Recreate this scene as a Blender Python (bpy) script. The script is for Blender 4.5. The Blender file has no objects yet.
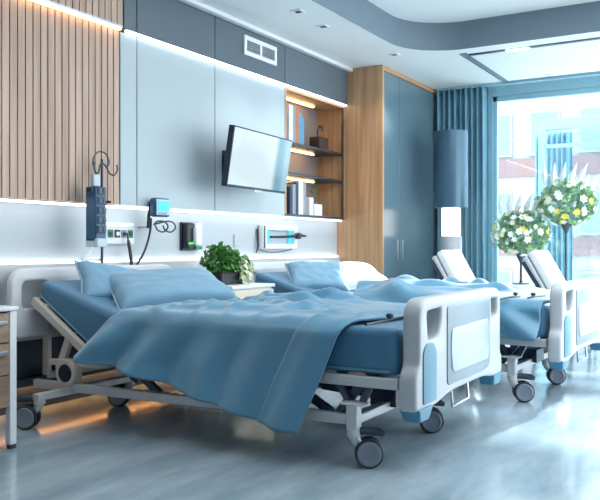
import bpy, bmesh, math, random
from mathutils import Vector, Matrix, noise
random.seed(7)
C = bpy.context.scene.collection
SC = bpy.context.scene
PI = math.pi
R = math.radians

# ------------------------------------------------------------------ camera numbers
F, CX, HY = 785.0, 300.0, 247.0
CAM_H = 1.0
TH = math.atan2(462, 785)
CT, ST = math.cos(TH), math.sin(TH)

def at(px, py=None, X=None, Y=None, Z=None):
    """the point of a world plane seen at a photo pixel"""
    k = (px - CX) / F
    kx, ky = CT + ST * k, ST - CT * k
    if X is not None: d = X / kx
    elif Y is not None: d = Y / ky
    else: d = (CAM_H - Z) * F / (py - HY)
    z = Z if Z is not None else (CAM_H + (HY - py) / F * d if py is not None else 0)
    return Vector((kx * d, ky * d, z))

# ------------------------------------------------------------------ materials
def lin(c):
    return tuple((v / 12.92 if v <= .04045 else ((v + .055) / 1.055) ** 2.4) for v in (x / 255 for x in c))

def mat(name, rgb, rough=.5, metal=0, var=.06, scale=8, bump=0, bscale=60, spec=.5, coat=0, stretch=None, sheen=0, trans=0):
    m = bpy.data.materials.new(name); m.use_nodes = True
    nt = m.node_tree; b = nt.nodes['Principled BSDF']
    col = lin(rgb)
    tc = nt.nodes.new('ShaderNodeTexCoord')
    mp = nt.nodes.new('ShaderNodeMapping'); nt.links.new(tc.outputs['Object'], mp.inputs['Vector'])
    if stretch: mp.inputs['Scale'].default_value = stretch
    nz = nt.nodes.new('ShaderNodeTexNoise'); nz.inputs['Scale'].default_value = scale; nz.inputs['Detail'].default_value = 4
    nt.links.new(mp.outputs[0], nz.inputs['Vector'])
    rp = nt.nodes.new('ShaderNodeValToRGB')
    rp.color_ramp.elements[0].position = .3; rp.color_ramp.elements[1].position = .7
    rp.color_ramp.elements[0].color = tuple(v * (1 - var) for v in col) + (1,)
    rp.color_ramp.elements[1].color = tuple(min(1, v * (1 + var)) for v in col) + (1,)
    nt.links.new(nz.outputs['Fac'], rp.inputs['Fac'])
    nt.links.new(rp.outputs['Color'], b.inputs['Base Color'])
    b.inputs['Roughness'].default_value = rough; b.inputs['Metallic'].default_value = metal
    b.inputs['Specular IOR Level'].default_value = spec
    if coat: b.inputs['Coat Weight'].default_value = coat; b.inputs['Coat Roughness'].default_value = .08
    if sheen: b.inputs['Sheen Weight'].default_value = sheen; b.inputs['Sheen Roughness'].default_value = .4
    if trans: b.inputs['Transmission Weight'].default_value = trans
    if bump:
        n2 = nt.nodes.new('ShaderNodeTexNoise'); n2.inputs['Scale'].default_value = bscale
        nt.links.new(mp.outputs[0], n2.inputs['Vector'])
        bp = nt.nodes.new('ShaderNodeBump'); bp.inputs['Strength'].default_value = bump; bp.inputs['Distance'].default_value = .01
        nt.links.new(n2.outputs['Fac'], bp.inputs['Height']); nt.links.new(bp.outputs[0], b.inputs['Normal'])
    return m

def emit(name, rgb, strength):
    m = bpy.data.materials.new(name); m.use_nodes = True
    nt = m.node_tree; b = nt.nodes['Principled BSDF']
    b.inputs['Base Color'].default_value = lin(rgb) + (1,)
    b.inputs['Emission Color'].default_value = lin(rgb) + (1,)
    b.inputs['Emission Strength'].default_value = strength
    return m

def wood(name, a, c, rough=.45, axis='Z', scale=1.0):
    m = bpy.data.materials.new(name); m.use_nodes = True
    nt = m.node_tree; b = nt.nodes['Principled BSDF']
    tc = nt.nodes.new('ShaderNodeTexCoord'); mp = nt.nodes.new('ShaderNodeMapping')
    s = {'Z': (14, 14, .6), 'X': (.6, 14, 14), 'Y': (14, .6, 14)}[axis]
    mp.inputs['Scale'].default_value = tuple(v * scale for v in s)
    nt.links.new(tc.outputs['Object'], mp.inputs['Vector'])
    nz = nt.nodes.new('ShaderNodeTexNoise'); nz.inputs['Scale'].default_value = 1.6; nz.inputs['Detail'].default_value = 6; nz.inputs['Distortion'].default_value = .4
    nt.links.new(mp.outputs[0], nz.inputs['Vector'])
    rp = nt.nodes.new('ShaderNodeValToRGB')
    rp.color_ramp.elements[0].position = .32; rp.color_ramp.elements[1].position = .68
    rp.color_ramp.elements[0].color = lin(a) + (1,); rp.color_ramp.elements[1].color = lin(c) + (1,)
    nt.links.new(nz.outputs['Fac'], rp.inputs['Fac']); nt.links.new(rp.outputs['Color'], b.inputs['Base Color'])
    b.inputs['Roughness'].default_value = rough
    return m

M = {}
M['ceiling'] = mat('ceiling_paint', (232, 234, 234), .7, var=.015, scale=1.5)
M['fascia'] = mat('fascia_paint', (108, 124, 136), .6, var=.02)
M['wall'] = mat('wall_paint', (188, 196, 202), .5, var=.03, scale=1.2)
M['wainscot'] = mat('wainscot_laminate', (196, 200, 204), .4, var=.03, scale=1.2)
M['navy'] = mat('navy_recess', (52, 66, 88), .5)
M['panel'] = mat('blue_grey_laminate', (176, 188, 194), .35, var=.02, scale=1.0)
M['bulk'] = mat('bulkhead_laminate', (92, 104, 114), .4, var=.03, scale=1.0)
M['slat'] = wood('slat_wood', (170, 140, 122), (200, 172, 154), .5)
M['slatdark'] = mat('slat_gap', (70, 50, 40), .8)
M['oak'] = wood('oak_veneer', (172, 130, 92), (206, 164, 124), .42)
M['oakx'] = wood('oak_veneer_cross', (172, 130, 92), (206, 164, 124), .42, axis='X')
M['drawerwood'] = wood('drawer_wood', (128, 106, 88), (166, 142, 120), .45, axis='X')
M['bluedoor'] = mat('blue_gloss_door', (96, 120, 132), .2, var=.02, spec=.6)
M['alu'] = mat('brushed_aluminium', (190, 196, 202), .3, metal=.9, var=.04, scale=30)
M['darkalu'] = mat('dark_metal', (74, 84, 96), .35, metal=.7)
M['chrome'] = mat('chrome', (200, 206, 212), .15, metal=1)
M['white'] = mat('white_lacquer', (232, 234, 236), .35, var=.01)
M['plastic'] = mat('bed_grey_plastic', (186, 190, 194), .35, var=.015)
M['headplastic'] = mat('headboard_plastic', (214, 214, 216), .4, var=.015)
M['inset'] = mat('footboard_inset', (134, 150, 164), .35, var=.02)
M['insetlight'] = mat('footboard_label_plate', (186, 202, 212), .25, var=.02)
M['teal'] = mat('teal_plastic', (66, 128, 156), .35, var=.03)
M['frame'] = mat('bed_frame_paint', (200, 202, 204), .35, metal=.2, var=.02)
M['beige'] = mat('cream_frame_paint', (206, 198, 188), .4, var=.02)
M['black'] = mat('black_plastic', (24, 28, 34), .4)
M['rubber'] = mat('tyre_rubber', (38, 44, 54), .55)
M['wheel'] = mat('wheel_hub_plastic', (132, 142, 154), .35, metal=.2)
M['mattress'] = mat('mattress_blue_cover', (66, 118, 150), .5, var=.05, scale=5, bump=.15, bscale=30, sheen=.3)
M['blanket'] = mat('blanket_blue_satin', (88, 140, 168), .34, var=.05, scale=4, bump=.06, bscale=120, sheen=.5)
M['pillow'] = mat('pillow_blue_cotton', (120, 162, 186), .6, var=.04, scale=6, bump=.25, bscale=14, sheen=.4)
M['sheet'] = mat('sheet_pale_blue', (150, 184, 206), .6, var=.04, scale=6, bump=.15, bscale=14, sheen=.4)
M['pillowwhite'] = mat('pillow_white_cotton', (236, 240, 244), .6, var=.02, bump=.2, bscale=14)
M['cream'] = mat('cream_drawer', (226, 214, 190), .4, var=.03)
M['devblue'] = mat('device_blue', (40, 82, 116), .35, var=.05)
M['devnavy'] = mat('device_navy', (22, 40, 62), .35)
M['green'] = mat('green_socket', (30, 120, 80), .4)
M['brightgreen'] = emit('green_indicator', (80, 230, 80), 1.0)
M['screen'] = emit('teal_screen', (70, 180, 200), .6)
M['leaf'] = mat('leaf_green', (80, 138, 62), .45, var=.35, scale=14)
M['palebloom'] = mat('pale_blossom', (236, 240, 206), .6, var=.05)
M['whitebloom'] = mat('white_blossom', (244, 248, 250), .6, var=.02)
M['yellowbloom'] = mat('yellow_blossom', (230, 214, 90), .6)
M['leafpale'] = mat('leaf_pale_green', (150, 186, 140), .5, var=.3, scale=14)
M['leafblue'] = mat('leaf_blue_green', (160, 196, 196), .5, var=.25, scale=14)
M['curtain'] = mat('curtain_teal_blue', (116, 162, 182), .7, var=.05, scale=3, sheen=.3)
M['lampshade'] = mat('lamp_shade_blue', (72, 104, 124), .3, metal=.3, var=.03)
M['lampglow'] = emit('lamp_glow', (255, 246, 232), 2.2)
M['ledwhite'] = emit('led_white', (250, 250, 250), 2.6)
M['ledcool'] = emit('led_cool', (250, 250, 250), 2.2)
M['ledwarm'] = emit('led_warm', (255, 200, 128), 12)
M['ledsoft'] = emit('led_soft_warm', (255, 206, 146), 4.5)
M['ledamber'] = emit('led_amber', (255, 176, 104), 12)
M['winframe'] = mat('window_frame_blue_grey', (150, 190, 204), .4, metal=.2, var=.02)
M['terrace'] = mat('terrace_paving', (210, 214, 218), .6, var=.06, scale=2)
M['bldg'] = mat('far_render', (158, 160, 166), .8, var=.04)
M['bldgpink'] = mat('far_brick', (132, 112, 116), .8, var=.08)
M['bldgglass'] = mat('far_glazing', (120, 150, 172), .2)
M['orange'] = mat('book_orange', (196, 120, 84), .6)
M['bookblue'] = mat('book_blue', (96, 158, 190), .55)
M['bookgrey'] = mat('book_grey', (150, 158, 166), .6)
M['booknavy'] = mat('book_navy', (48, 66, 88), .55)
M['bookwhite'] = mat('book_white', (226, 228, 230), .6)
M['niche'] = mat('niche_back_taupe', (142, 130, 128), .5, var=.04)

def screen_mat():  # pale window reflection on the television, painted as an emissive gradient
    m = bpy.data.materials.new('television_painted_reflection'); m.use_nodes = True
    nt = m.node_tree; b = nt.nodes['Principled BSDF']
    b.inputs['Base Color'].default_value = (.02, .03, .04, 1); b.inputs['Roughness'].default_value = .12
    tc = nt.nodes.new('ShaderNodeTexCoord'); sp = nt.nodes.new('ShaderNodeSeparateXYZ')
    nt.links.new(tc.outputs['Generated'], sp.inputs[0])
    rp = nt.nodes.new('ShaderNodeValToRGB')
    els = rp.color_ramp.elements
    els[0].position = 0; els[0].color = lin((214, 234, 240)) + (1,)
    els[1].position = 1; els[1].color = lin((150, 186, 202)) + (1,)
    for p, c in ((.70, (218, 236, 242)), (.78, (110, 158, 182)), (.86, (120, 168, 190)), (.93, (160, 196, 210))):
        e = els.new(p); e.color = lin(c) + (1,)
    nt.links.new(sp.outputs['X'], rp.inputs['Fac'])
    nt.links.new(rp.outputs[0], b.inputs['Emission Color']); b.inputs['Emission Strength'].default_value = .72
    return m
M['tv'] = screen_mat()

def glass_mat():
    m = bpy.data.materials.new('window_glass'); m.use_nodes = True
    nt = m.node_tree
    for n in list(nt.nodes): nt.nodes.remove(n)
    o = nt.nodes.new('ShaderNodeOutputMaterial'); mix = nt.nodes.new('ShaderNodeMixShader')
    t = nt.nodes.new('ShaderNodeBsdfTransparent'); g = nt.nodes.new('ShaderNodeBsdfGlossy')
    t.inputs[0].default_value = (.93, .98, 1, 1); g.inputs['Roughness'].default_value = .02
    mix.inputs[0].default_value = .07
    nt.links.new(t.outputs[0], mix.inputs[1]); nt.links.new(g.outputs[0], mix.inputs[2]); nt.links.new(mix.outputs[0], o.inputs[0])
    return m
M['glass'] = glass_mat()

def floor_mat():
    m = bpy.data.materials.new('polished_resin_floor'); m.use_nodes = True
    nt = m.node_tree; b = nt.nodes['Principled BSDF']
    tc = nt.nodes.new('ShaderNodeTexCoord'); mp = nt.nodes.new('ShaderNodeMapping')
    nt.links.new(tc.outputs['Object'], mp.inputs['Vector'])
    mp.inputs['Rotation'].default_value = (0, 0, R(-35)); mp.inputs['Scale'].default_value = (1, 3.2, 1)
    nz = nt.nodes.new('ShaderNodeTexNoise'); nz.inputs['Scale'].default_value = 1.1; nz.inputs['Detail'].default_value = 7; nz.inputs['Roughness'].default_value = .6
    nt.links.new(mp.outputs[0], nz.inputs['Vector'])
    rp = nt.nodes.new('ShaderNodeValToRGB')
    rp.color_ramp.elements[0].position = .3; rp.color_ramp.elements[1].position = .72
    rp.color_ramp.elements[0].color = lin((126, 148, 160)) + (1,); rp.color_ramp.elements[1].color = lin((180, 196, 206)) + (1,)
    nt.links.new(nz.outputs['Fac'], rp.inputs['Fac']); nt.links.new(rp.outputs[0], b.inputs['Base Color'])
    rr = nt.nodes.new('ShaderNodeMapRange'); rr.inputs['To Min'].default_value = .06; rr.inputs['To Max'].default_value = .2
    nt.links.new(nz.outputs['Fac'], rr.inputs['Value']); nt.links.new(rr.outputs[0], b.inputs['Roughness'])
    b.inputs['Specular IOR Level'].default_value = .7
    return m
M['floor'] = floor_mat()

# ------------------------------------------------------------------ mesh helpers
class MB:
    def __init__(s, off=(0, 0, 0)):
        s.bm = bmesh.new(); s.off = Vector(off)
    def add(s, vs, fs):
        v = [s.bm.verts.new(Vector(p) + s.off) for p in vs]
        for f in fs:
            try: s.bm.faces.new([v[i] for i in f])
            except ValueError: pass
        return s
    def box(s, x0, x1, y0, y1, z0, z1):
        vs = [(x, y, z) for x in (x0, x1) for y in (y0, y1) for z in (z0, z1)]
        return s.add(vs, [(0, 1, 3, 2), (4, 6, 7, 5), (0, 4, 5, 1), (2, 3, 7, 6), (0, 2, 6, 4), (1, 5, 7, 3)])
    def obox(s, c, ax, ay, az):
        """box at c with half-extent vectors"""
        c, ax, ay, az = map(Vector, (c, ax, ay, az))
        vs = [c + i * ax + j * ay + k * az for i in (-1, 1) for j in (-1, 1) for k in (-1, 1)]
        return s.add(vs, [(0, 1, 3, 2), (4, 6, 7, 5), (0, 4, 5, 1), (2, 3, 7, 6), (0, 2, 6, 4), (1, 5, 7, 3)])
    def beam(s, p, q, w, h, up=(0, 0, 1)):
        p, q = Vector(p), Vector(q); d = (q - p); n = d.normalized(); u = Vector(up)
        if abs(n.dot(u)) > .95: u = Vector((1, 0, 0))
        sd = n.cross(u).normalized(); u = sd.cross(n)
        return s.obox((p + q) / 2, d / 2, sd * w / 2, u * h / 2)
    def tube(s, pts, r, n=10, closed=False):
        pts = [Vector(p) for p in pts]; rings = []; m = len(pts)
        up = Vector((0, 0, 1)); prev = None
        for i, p in enumerate(pts):
            if closed: t = (pts[(i + 1) % m] - pts[i - 1])
            else: t = pts[min(i + 1, m - 1)] - pts[max(i - 1, 0)]
            t.normalize()
            if prev is None:
                a = up if abs(t.dot(up)) < .9 else Vector((1, 0, 0))
                prev = (a - t * a.dot(t)).normalized()
            else: prev = (prev - t * prev.dot(t)).normalized()
            b = t.cross(prev); rr = r[i] if isinstance(r, (list, tuple)) else r
            rings.append([s.bm.verts.new(s.off + p + rr * (math.cos(2 * PI * k / n) * prev + math.sin(2 * PI * k / n) * b)) for k in range(n)])
        for i in range(m if closed else m - 1):
            A, B = rings[i], rings[(i + 1) % m]
            for k in range(n):
                s.bm.faces.new((A[k], A[(k + 1) % n], B[(k + 1) % n], B[k]))
        if not closed:
            s.bm.faces.new(rings[0][::-1]); s.bm.faces.new(rings[-1])
        return s
    def lathe(s, prof, c=(0, 0, 0), n=28, axis='Z'):
        """prof: (radius, height) list"""
        c = Vector(c); rings = []
        for r, h in prof:
            ring = []
            for k in range(n):
                a = 2 * PI * k / n; u, v = r * math.cos(a), r * math.sin(a)
                p = {'Z': (u, v, h), 'X': (h, u, v), 'Y': (v, h, u)}[axis]
                ring.append(s.bm.verts.new(s.off + c + Vector(p)))
            rings.append(ring)
        for A, B in zip(rings, rings[1:]):
            for k in range(n): s.bm.faces.new((A[k], A[(k + 1) % n], B[(k + 1) % n], B[k]))
        s.bm.faces.new(rings[0][::-1]); s.bm.faces.new(rings[-1])
        return s
    def grid(s, fn, nu, nv):
        v = [[s.bm.verts.new(s.off + Vector(fn(i / nu, j / nv))) for j in range(nv + 1)] for i in range(nu + 1)]
        for i in range(nu):
            for j in range(nv): s.bm.faces.new((v[i][j], v[i + 1][j], v[i + 1][j + 1], v[i][j + 1]))
        return s
    def build(s, name, m, parent=None, bevel=0, smooth=40, seg=2):
        bmesh.ops.recalc_face_normals(s.bm, faces=s.bm.faces)
        me = bpy.data.meshes.new(name); s.bm.to_mesh(me); s.bm.free()
        return link(name, me, m, parent, bevel, smooth, seg)

def link(name, me, m, parent=None, bevel=0, smooth=40, seg=2):
    for x in (m if isinstance(m, list) else [m]): me.materials.append(x)
    if smooth:
        for p in me.polygons: p.use_smooth = True
        me.set_sharp_from_angle(angle=R(smooth))
    o = bpy.data.objects.new(name, me); C.objects.link(o)
    if parent: o.parent = parent
    if bevel:
        b = o.modifiers.new('bevel', 'BEVEL'); b.width = bevel; b.segments = seg; b.limit_method = 'ANGLE'; b.angle_limit = R(35)
    return o

def fillet(pts, r, n=5):
    out = []; m = len(pts)
    for i in range(m):
        p0, p1, p2 = Vector(pts[i - 1]), Vector(pts[i]), Vector(pts[(i + 1) % m])
        rad = r[i] if isinstance(r, (list, tuple)) else r
        a = (p0 - p1); b = (p2 - p1)
        k = min(rad, a.length * .49, b.length * .49)
        if k < 1e-4: out.append(p1); continue
        A, B = p1 + a.normalized() * k, p1 + b.normalized() * k
        for j in range(n + 1):
            t = j / n
            out.append((1 - t) ** 2 * A + 2 * t * (1 - t) * p1 + t * t * B)
    return out

def plate(outline, holes, thick, bevel=.01, y=0, off=(0, 0, 0)):
    """rounded plate in the XZ plane, front face at local y, thickness going to +y; returns a mesh"""
    cu = bpy.data.curves.new('plate', 'CURVE'); cu.dimensions = '2D'; cu.fill_mode = 'BOTH'
    cu.extrude = thick / 2 - bevel; cu.bevel_depth = bevel; cu.bevel_resolution = 2
    for loop in [outline] + holes:
        sp = cu.splines.new('POLY'); sp.points.add(len(loop) - 1); sp.use_cyclic_u = True
        for q, p in zip(sp.points, loop): q.co = (p[0], p[1], 0, 1)
    o = bpy.data.objects.new('plate', cu); C.objects.link(o)
    dg = bpy.context.evaluated_depsgraph_get(); dg.update()
    me = bpy.data.meshes.new_from_object(o.evaluated_get(dg))
    bpy.data.objects.remove(o); bpy.data.curves.remove(cu)
    me.materials.clear()
    o3 = Vector(off)
    for v in me.vertices:
        x, z, d = v.co
        v.co = Vector((x, y + thick / 2 - d, z)) + o3
    me.flip_normals() if False else None
    bm = bmesh.new(); bm.from_mesh(me); bmesh.ops.remove_doubles(bm, verts=bm.verts, dist=1e-5)
    bmesh.ops.recalc_face_normals(bm, faces=bm.faces); bm.to_mesh(me); bm.free()
    return me

def tag(o, label, cat, group=None):
    o['label'] = label; o['category'] = cat
    if group: o['group'] = group
    return o
def thing(name, label, cat, loc=(0, 0, 0), rz=0, group=None):
    o = bpy.data.objects.new(name, None); C.objects.link(o); o.empty_display_size = .1
    o.location = loc; o.rotation_euler = (0, 0, rz)
    return tag(o, label, cat, group)
def struct(o): o['kind'] = 'structure'; return o
def copy_tree(o, parent=None):
    c = o.copy(); C.objects.link(c)
    if parent: c.parent = parent
    for ch in list(o.children): copy_tree(ch, c)
    return c

# ------------------------------------------------------------------ room
CEIL, UP = 2.88, 3.14
YW, YP, YB = 3.90, 3.80, 3.765           # rear wall, panel fronts, bulkhead front
XW = 9.05                                # window wall
struct(MB().box(-1.2, XW, -2.4, YW + .3, -.1, 0).build('floor', M['floor'], smooth=0))
XR, YR, RR = 7.2, 2.95, .55              # raised ceiling corner
arc = [(XR - RR + RR * math.sin(a), YR - RR + RR * math.cos(a)) for a in [i * PI / 2 / 12 for i in range(13)]]
b = MB()
loop = [(-1.2, YR)] + arc + [(XR, -2.4), (XW, -2.4), (XW, YW + .3), (-1.2, YW + .3)]
b.add([(x, y, CEIL) for x, y in loop], [tuple(range(len(loop)))])
bmesh.ops.triangulate(b.bm, faces=b.bm.faces)
b.box(-1.2, XW, -2.4, YW + .3, UP, UP + .1)
struct(b.build('ceiling', M['ceiling'], smooth=0))
b = MB(); path = [(-1.2, YR)] + arc + [(XR, -2.4)]
vs = [(x, y, CEIL - .004) for x, y in path] + [(x, y, UP) for x, y in path]; n = len(path)
b.add(vs, [(i, i + 1, n + i + 1, n + i) for i in range(n - 1)])
struct(b.build('trim_1', M['fascia'], smooth=60))
struct(MB().box(-1.2, 7.4, YW, YW + .1, 0, 1.32).box(-1.2, 6.2, YW, YW + .1, 1.32, UP).box(6.2, 7.4, YW + .25, YW + .3, 1.25, CEIL).build('wall_rear', M['wall'], smooth=0))
struct(MB().box(-1.2, 7.4, YW - .045, YW, .43, .895).build('trim_2', M['wainscot'], bevel=.006))
struct(MB().box(-1.2, 7.4, YW - .012, YW, .0, .43).box(-1.2, 7.4, YW - .055, YW - .012, .167, .2).box(-1.2, 7.4, YW - .06, YW - .055, .153, .2).build('baseboard_rear', M['navy'], smooth=0))
struct(MB().box(-1.3, -1.2, -2.4, YW + .3, 0, UP).build('wall_left', M['wall'], smooth=0))
struct(MB().box(-1.3, 4.2, -2.5, -2.4, 0, UP).build('wall_front', M['wall'], smooth=0))
# window wall: piers + header
struct(MB().box(XW, XW + .15, 2.72, YW + .3, 0, UP).box(XW, XW + .15, -2.4, 2.72, 2.76, UP).build('wall_right', M['winframe'], smooth=0))
struct(MB().box(-1.2, YB + 3.7, YB - .055, YB, CEIL - .035, CEIL - .001).build('trim_3', M['white'], bevel=.004))

def led(x0, x1, y0, y1, z0, z1, m, label):
    return tag(MB().box(x0, x1, y0, y1, z0, z1).build('led_strip', M[m], smooth=0), label, 'light strip')
led(4.06, 7.38, YB + .004, YP - .004, 2.482, 2.497, 'ledwhite', 'white light strip under the dark bulkhead, above the blue-grey wall panels')
led(-1.1, 4.0, YB + .004, YP - .004, 2.482, 2.497, 'ledsoft', 'warm light strip in the metal channel across the wooden slats')
led(-1.1, 7.38, YP + .03, YP + .06, 1.268, 1.283, 'ledwhite', 'white light strip along the bottom edge of the upper wall panels and slats')
led(-1.1, 7.38, YW - .03, YW - .005, .897, .908, 'ledcool', 'white light strip along the chair rail behind the beds')
led(-1.1, 7.38, YW - .045, YW - .02, .158, .166, 'ledamber', 'amber light strip under the low ledge of the wall behind the beds')

# wooden slats
x1 = at(119, Y=YP).x
b = MB(); x = x1 - .056
root = thing('slat_panel', 'vertical wooden slat cladding on the left of the wall', 'wall panel', ((x1 - 1.1) / 2, YP + .05, 1.29))
def under(root): return tuple(-v for v in root.location)
b = MB(under(root)); x = x1
while x > -1.1:
    b.box(x - .048, x, YP, YP + .03, 1.29, 2.48); x -= .057
b.build('slats', M['slat'], root, smooth=0)
b = MB(under(root)); x = x1
while x > -1.1:
    b.box(x - .048, x, YB + .002, YP + .03, 2.51, CEIL - .036); x -= .057
b.build('upper_slats', M['slat'], root, smooth=0)
MB(under(root)).box(-1.1, x1, YP + .03, YW - .002, 1.29, CEIL - .036).build('backing_board', M['slatdark'], root, smooth=0)
MB(under(root)).box(-1.1, x1, YB - .002, YP + .03, 2.497, 2.512).build('metal_channel', M['alu'], root, smooth=0)

# blue-grey panels and bulkhead panels
s1, s2, s3, s4 = at(137, Y=YP).x, at(215, Y=YP).x, at(285, Y=YP).x, 7.39
G = .004
for (a, c, lb) in ((x1 + .01, s1, 'narrow blue-grey wall panel beside the wooden slats'),
                   (s1, s2, 'wide blue-grey wall panel left of the television'),
                   (s2, s3, 'wide blue-grey wall panel behind the television')):
    tag(MB().box(a + G, c - G, YP, YW - .002, 1.29, 2.48).build('wall_panel', M['panel'], bevel=.003), lb, 'wall panel')
u1, u2, u3 = at(137, Y=YB).x, at(215, Y=YB).x, at(285, Y=YB).x
for (a, c, lb) in ((x1 + .01, u1, 'narrow dark bulkhead panel beside the wooden slats, under the ceiling'),
                   (u1, u2, 'dark bulkhead panel left of the air vent, under the ceiling'),
                   (u2, u3, 'dark bulkhead panel that holds the air vent'),
                   (u3, s4, 'dark bulkhead panel above the open shelves')):
    tag(MB().box(a + G, c - G, YB, YW - .002, 2.497, CEIL - .036).build('bulkhead_panel', M['bulk'], bevel=.003), lb, 'wall panel')

# air vent
v0, v1 = at(243, Y=YB), at(275, Y=YB)
za, zb = 2.625, 2.785
root = thing('air_vent', 'white rectangular air vent in the dark bulkhead', 'vent', ((v0.x + v1.x) / 2, YB, za))
w = (v1.x - v0.x) / 2; h = zb - za
link('frame', plate([(-w, 0), (w, 0), (w, h), (-w, h)], [[(-w + .03, .03), (-.012, .03), (-.012, h - .03), (-w + .03, h - .03)], [(.012, .03), (w - .03, .03), (w - .03, h - .03), (.012, h - .03)]], .02, .003, -.02), M['white'], root)
MB().box(-w + .02, w - .02, -.004, -.001, .02, h - .02).build('backing', M['black'], root, smooth=0)
b = MB()
for i in range(5):
    z = .03 + (h - .06) * (i + .5) / 5
    for a, c in ((-w + .03, -.012), (.012, w - .03)): b.obox(((a + c) / 2, -.01, z), ((c - a) / 2, 0, 0), (0, .007, -.006), (0, .001, .003))
b.build('louvres', M['alu'], root, smooth=0)

# open shelf niche
N0, N1, NB = s3 + .005, 7.385, YW + .24
root = thing('open_shelf', 'open wooden wall shelf with warm lights, right of the television', 'shelf', ((N0 + N1) / 2, YW, 1.29))
u = under(root)
SZ = (1.29, 1.68, 1.965, 2.48)
MB(u).box(N0, N1, NB - .02, NB, 1.29, 2.48).build('back_panel', M['niche'], root, smooth=0)
MB(u).box(N0, N0 + .02, YP, NB - .02, 1.31, 2.46).build('side_panel', M['oak'], root)
MB(u).box(N1 - .02, N1, YP, NB - .02, 1.31, 2.46).build('side_panel', M['oak'], root)
MB(u).box(N0, N1, YP, NB - .02, 2.46, 2.48).build('top_board', M['oakx'], root)
MB(u).box(N0, N1, YP, NB - .02, 1.29, 1.31).build('shelf_board', M['darkalu'], root)
for z in SZ[1:3]: MB(u).box(N0 + .02, N1 - .02, YP + .005, NB - .02, z, z + .022).build('shelf_board', M['darkalu'], root)
MB(u).box(N1 - .045, N1 - .02, YP - .002, YP + .015, 1.31, 2.46).build('edge_strip', M['darkalu'], root)
for z in (2.455, SZ[2] - .003, SZ[1] - .003):
    MB(u).box(N0 + .03, N1 - .3, NB - .14, NB - .115, z - .01, z).build('light_bar', M['ledwarm'], root, smooth=0)

# books: (px left, px right, height m, material, label)
def book(x0, wid, z, h, dep, m, label, group, y=None, lean=0):
    y = YP + .05 if y is None else y
    r = thing('book', label, 'book', (x0 + wid / 2, y, z), 0, group); r.rotation_euler = (0, lean, 0)
    MB().box(-wid / 2, -wid / 2 + .003, 0, dep, 0, h).box(wid / 2 - .003, wid / 2, 0, dep, 0, h).box(-wid / 2, wid / 2, -.002, .003, 0, h).build('cover', m, r, smooth=0)
    MB().box(-wid / 2 + .0035, wid / 2 - .0035, .0035, dep - .006, .004, h - .006).build('pages', M['bookwhite'], r, smooth=0)
    return r
zt = SZ[2] + .023
xx = at(287, Y=YP + .05).x + .03
for wid, h, m, lb in ((.075, .36, 'bookwhite', 'thick white book at the left end of the top shelf'),
                      (.05, .35, 'bookgrey', 'pale grey book second from the left on the top shelf'),
                      (.055, .34, 'orange', 'orange book on the top shelf'),
                      (.05, .31, 'bookblue', 'tall light blue book beside the orange book'),
                      (.045, .27, 'bookblue', 'shorter light blue book at the right end of the row')):
    book(xx, wid, zt, h, .17, M[m], lb, 'books on the top shelf'); xx += wid + .003
zt = SZ[0] + .021
xx = at(288, Y=YP + .05).x + .03
for wid, h, m, lb in ((.05, .26, 'booknavy', 'dark navy book at the left end of the bottom shelf'),
                      (.055, .29, 'bookgrey', 'grey book beside the navy book on the bottom shelf'),
                      (.05, .31, 'booknavy', 'dark navy book between two pale books on the bottom shelf'),
                      (.09, .33, 'bookwhite', 'thick white book, tallest on the bottom shelf'),
                      (.05, .32, 'bookgrey', 'grey book at the right end of the bottom row')):
    book(xx, wid, zt, h, .17, M[m], lb, 'books on the bottom shelf'); xx += wid + .003
tag(MB().box(xx + .07, xx + .15, YP + .05, YP + .13, zt, zt + .18).build('box', M['white'], bevel=.004), 'narrow tall white box on the bottom shelf', 'box')
tag(MB().box(xx + .17, xx + .33, YP + .05, YP + .15, zt, zt + .12).build('box', M['white'], bevel=.004), 'wide low white box on the bottom shelf', 'box')
# dark table lamp ornament
zt = SZ[2] + .023
root = thing('ornament', 'small dark ornament with a hooked stem on the top shelf', 'ornament', (at(319, Y=YP + .1).x, YP + .1, zt))
MB().box(-.1, .1, -.06, .06, 0, .13).build('base', M['slatdark'], root, bevel=.012)
MB().tube([(-.02, 0, .13), (-.03, 0, .19), (0, 0, .25), (.06, 0, .25), (.075, 0, .2)], .008).build('stem', M['black'], root)
# small hanging plant on the bottom shelf
zt = SZ[0] + .021
root = thing('potted_sprig', 'small dark-leaved sprig in a white pot on the bottom shelf', 'plant', (at(313, Y=YP + .2).x, YP + .2, zt))
MB().lathe([(.03, 0), (.045, .1), (.04, .1)], n=16).build('pot', M['white'], root)
MB().tube([(0, 0, .09), (.01, 0, .2), (-.01, -.02, .3)], .004, 6).build('stem', M['leaf'], root)
b = MB()
for i in range(9):
    a = i * 2.4; p = Vector((.05 * math.cos(a), .04 * math.sin(a), .2 + .014 * i)); d = Vector((math.cos(a), math.sin(a), .3)) * .045; sd = Vector((-math.sin(a), math.cos(a), 0)) * .018
    b.add([p - d, p + sd, p + d, p - sd], [(0, 1, 2, 3)])
b.build('leaves', M['leaf'], root, smooth=0)

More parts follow.
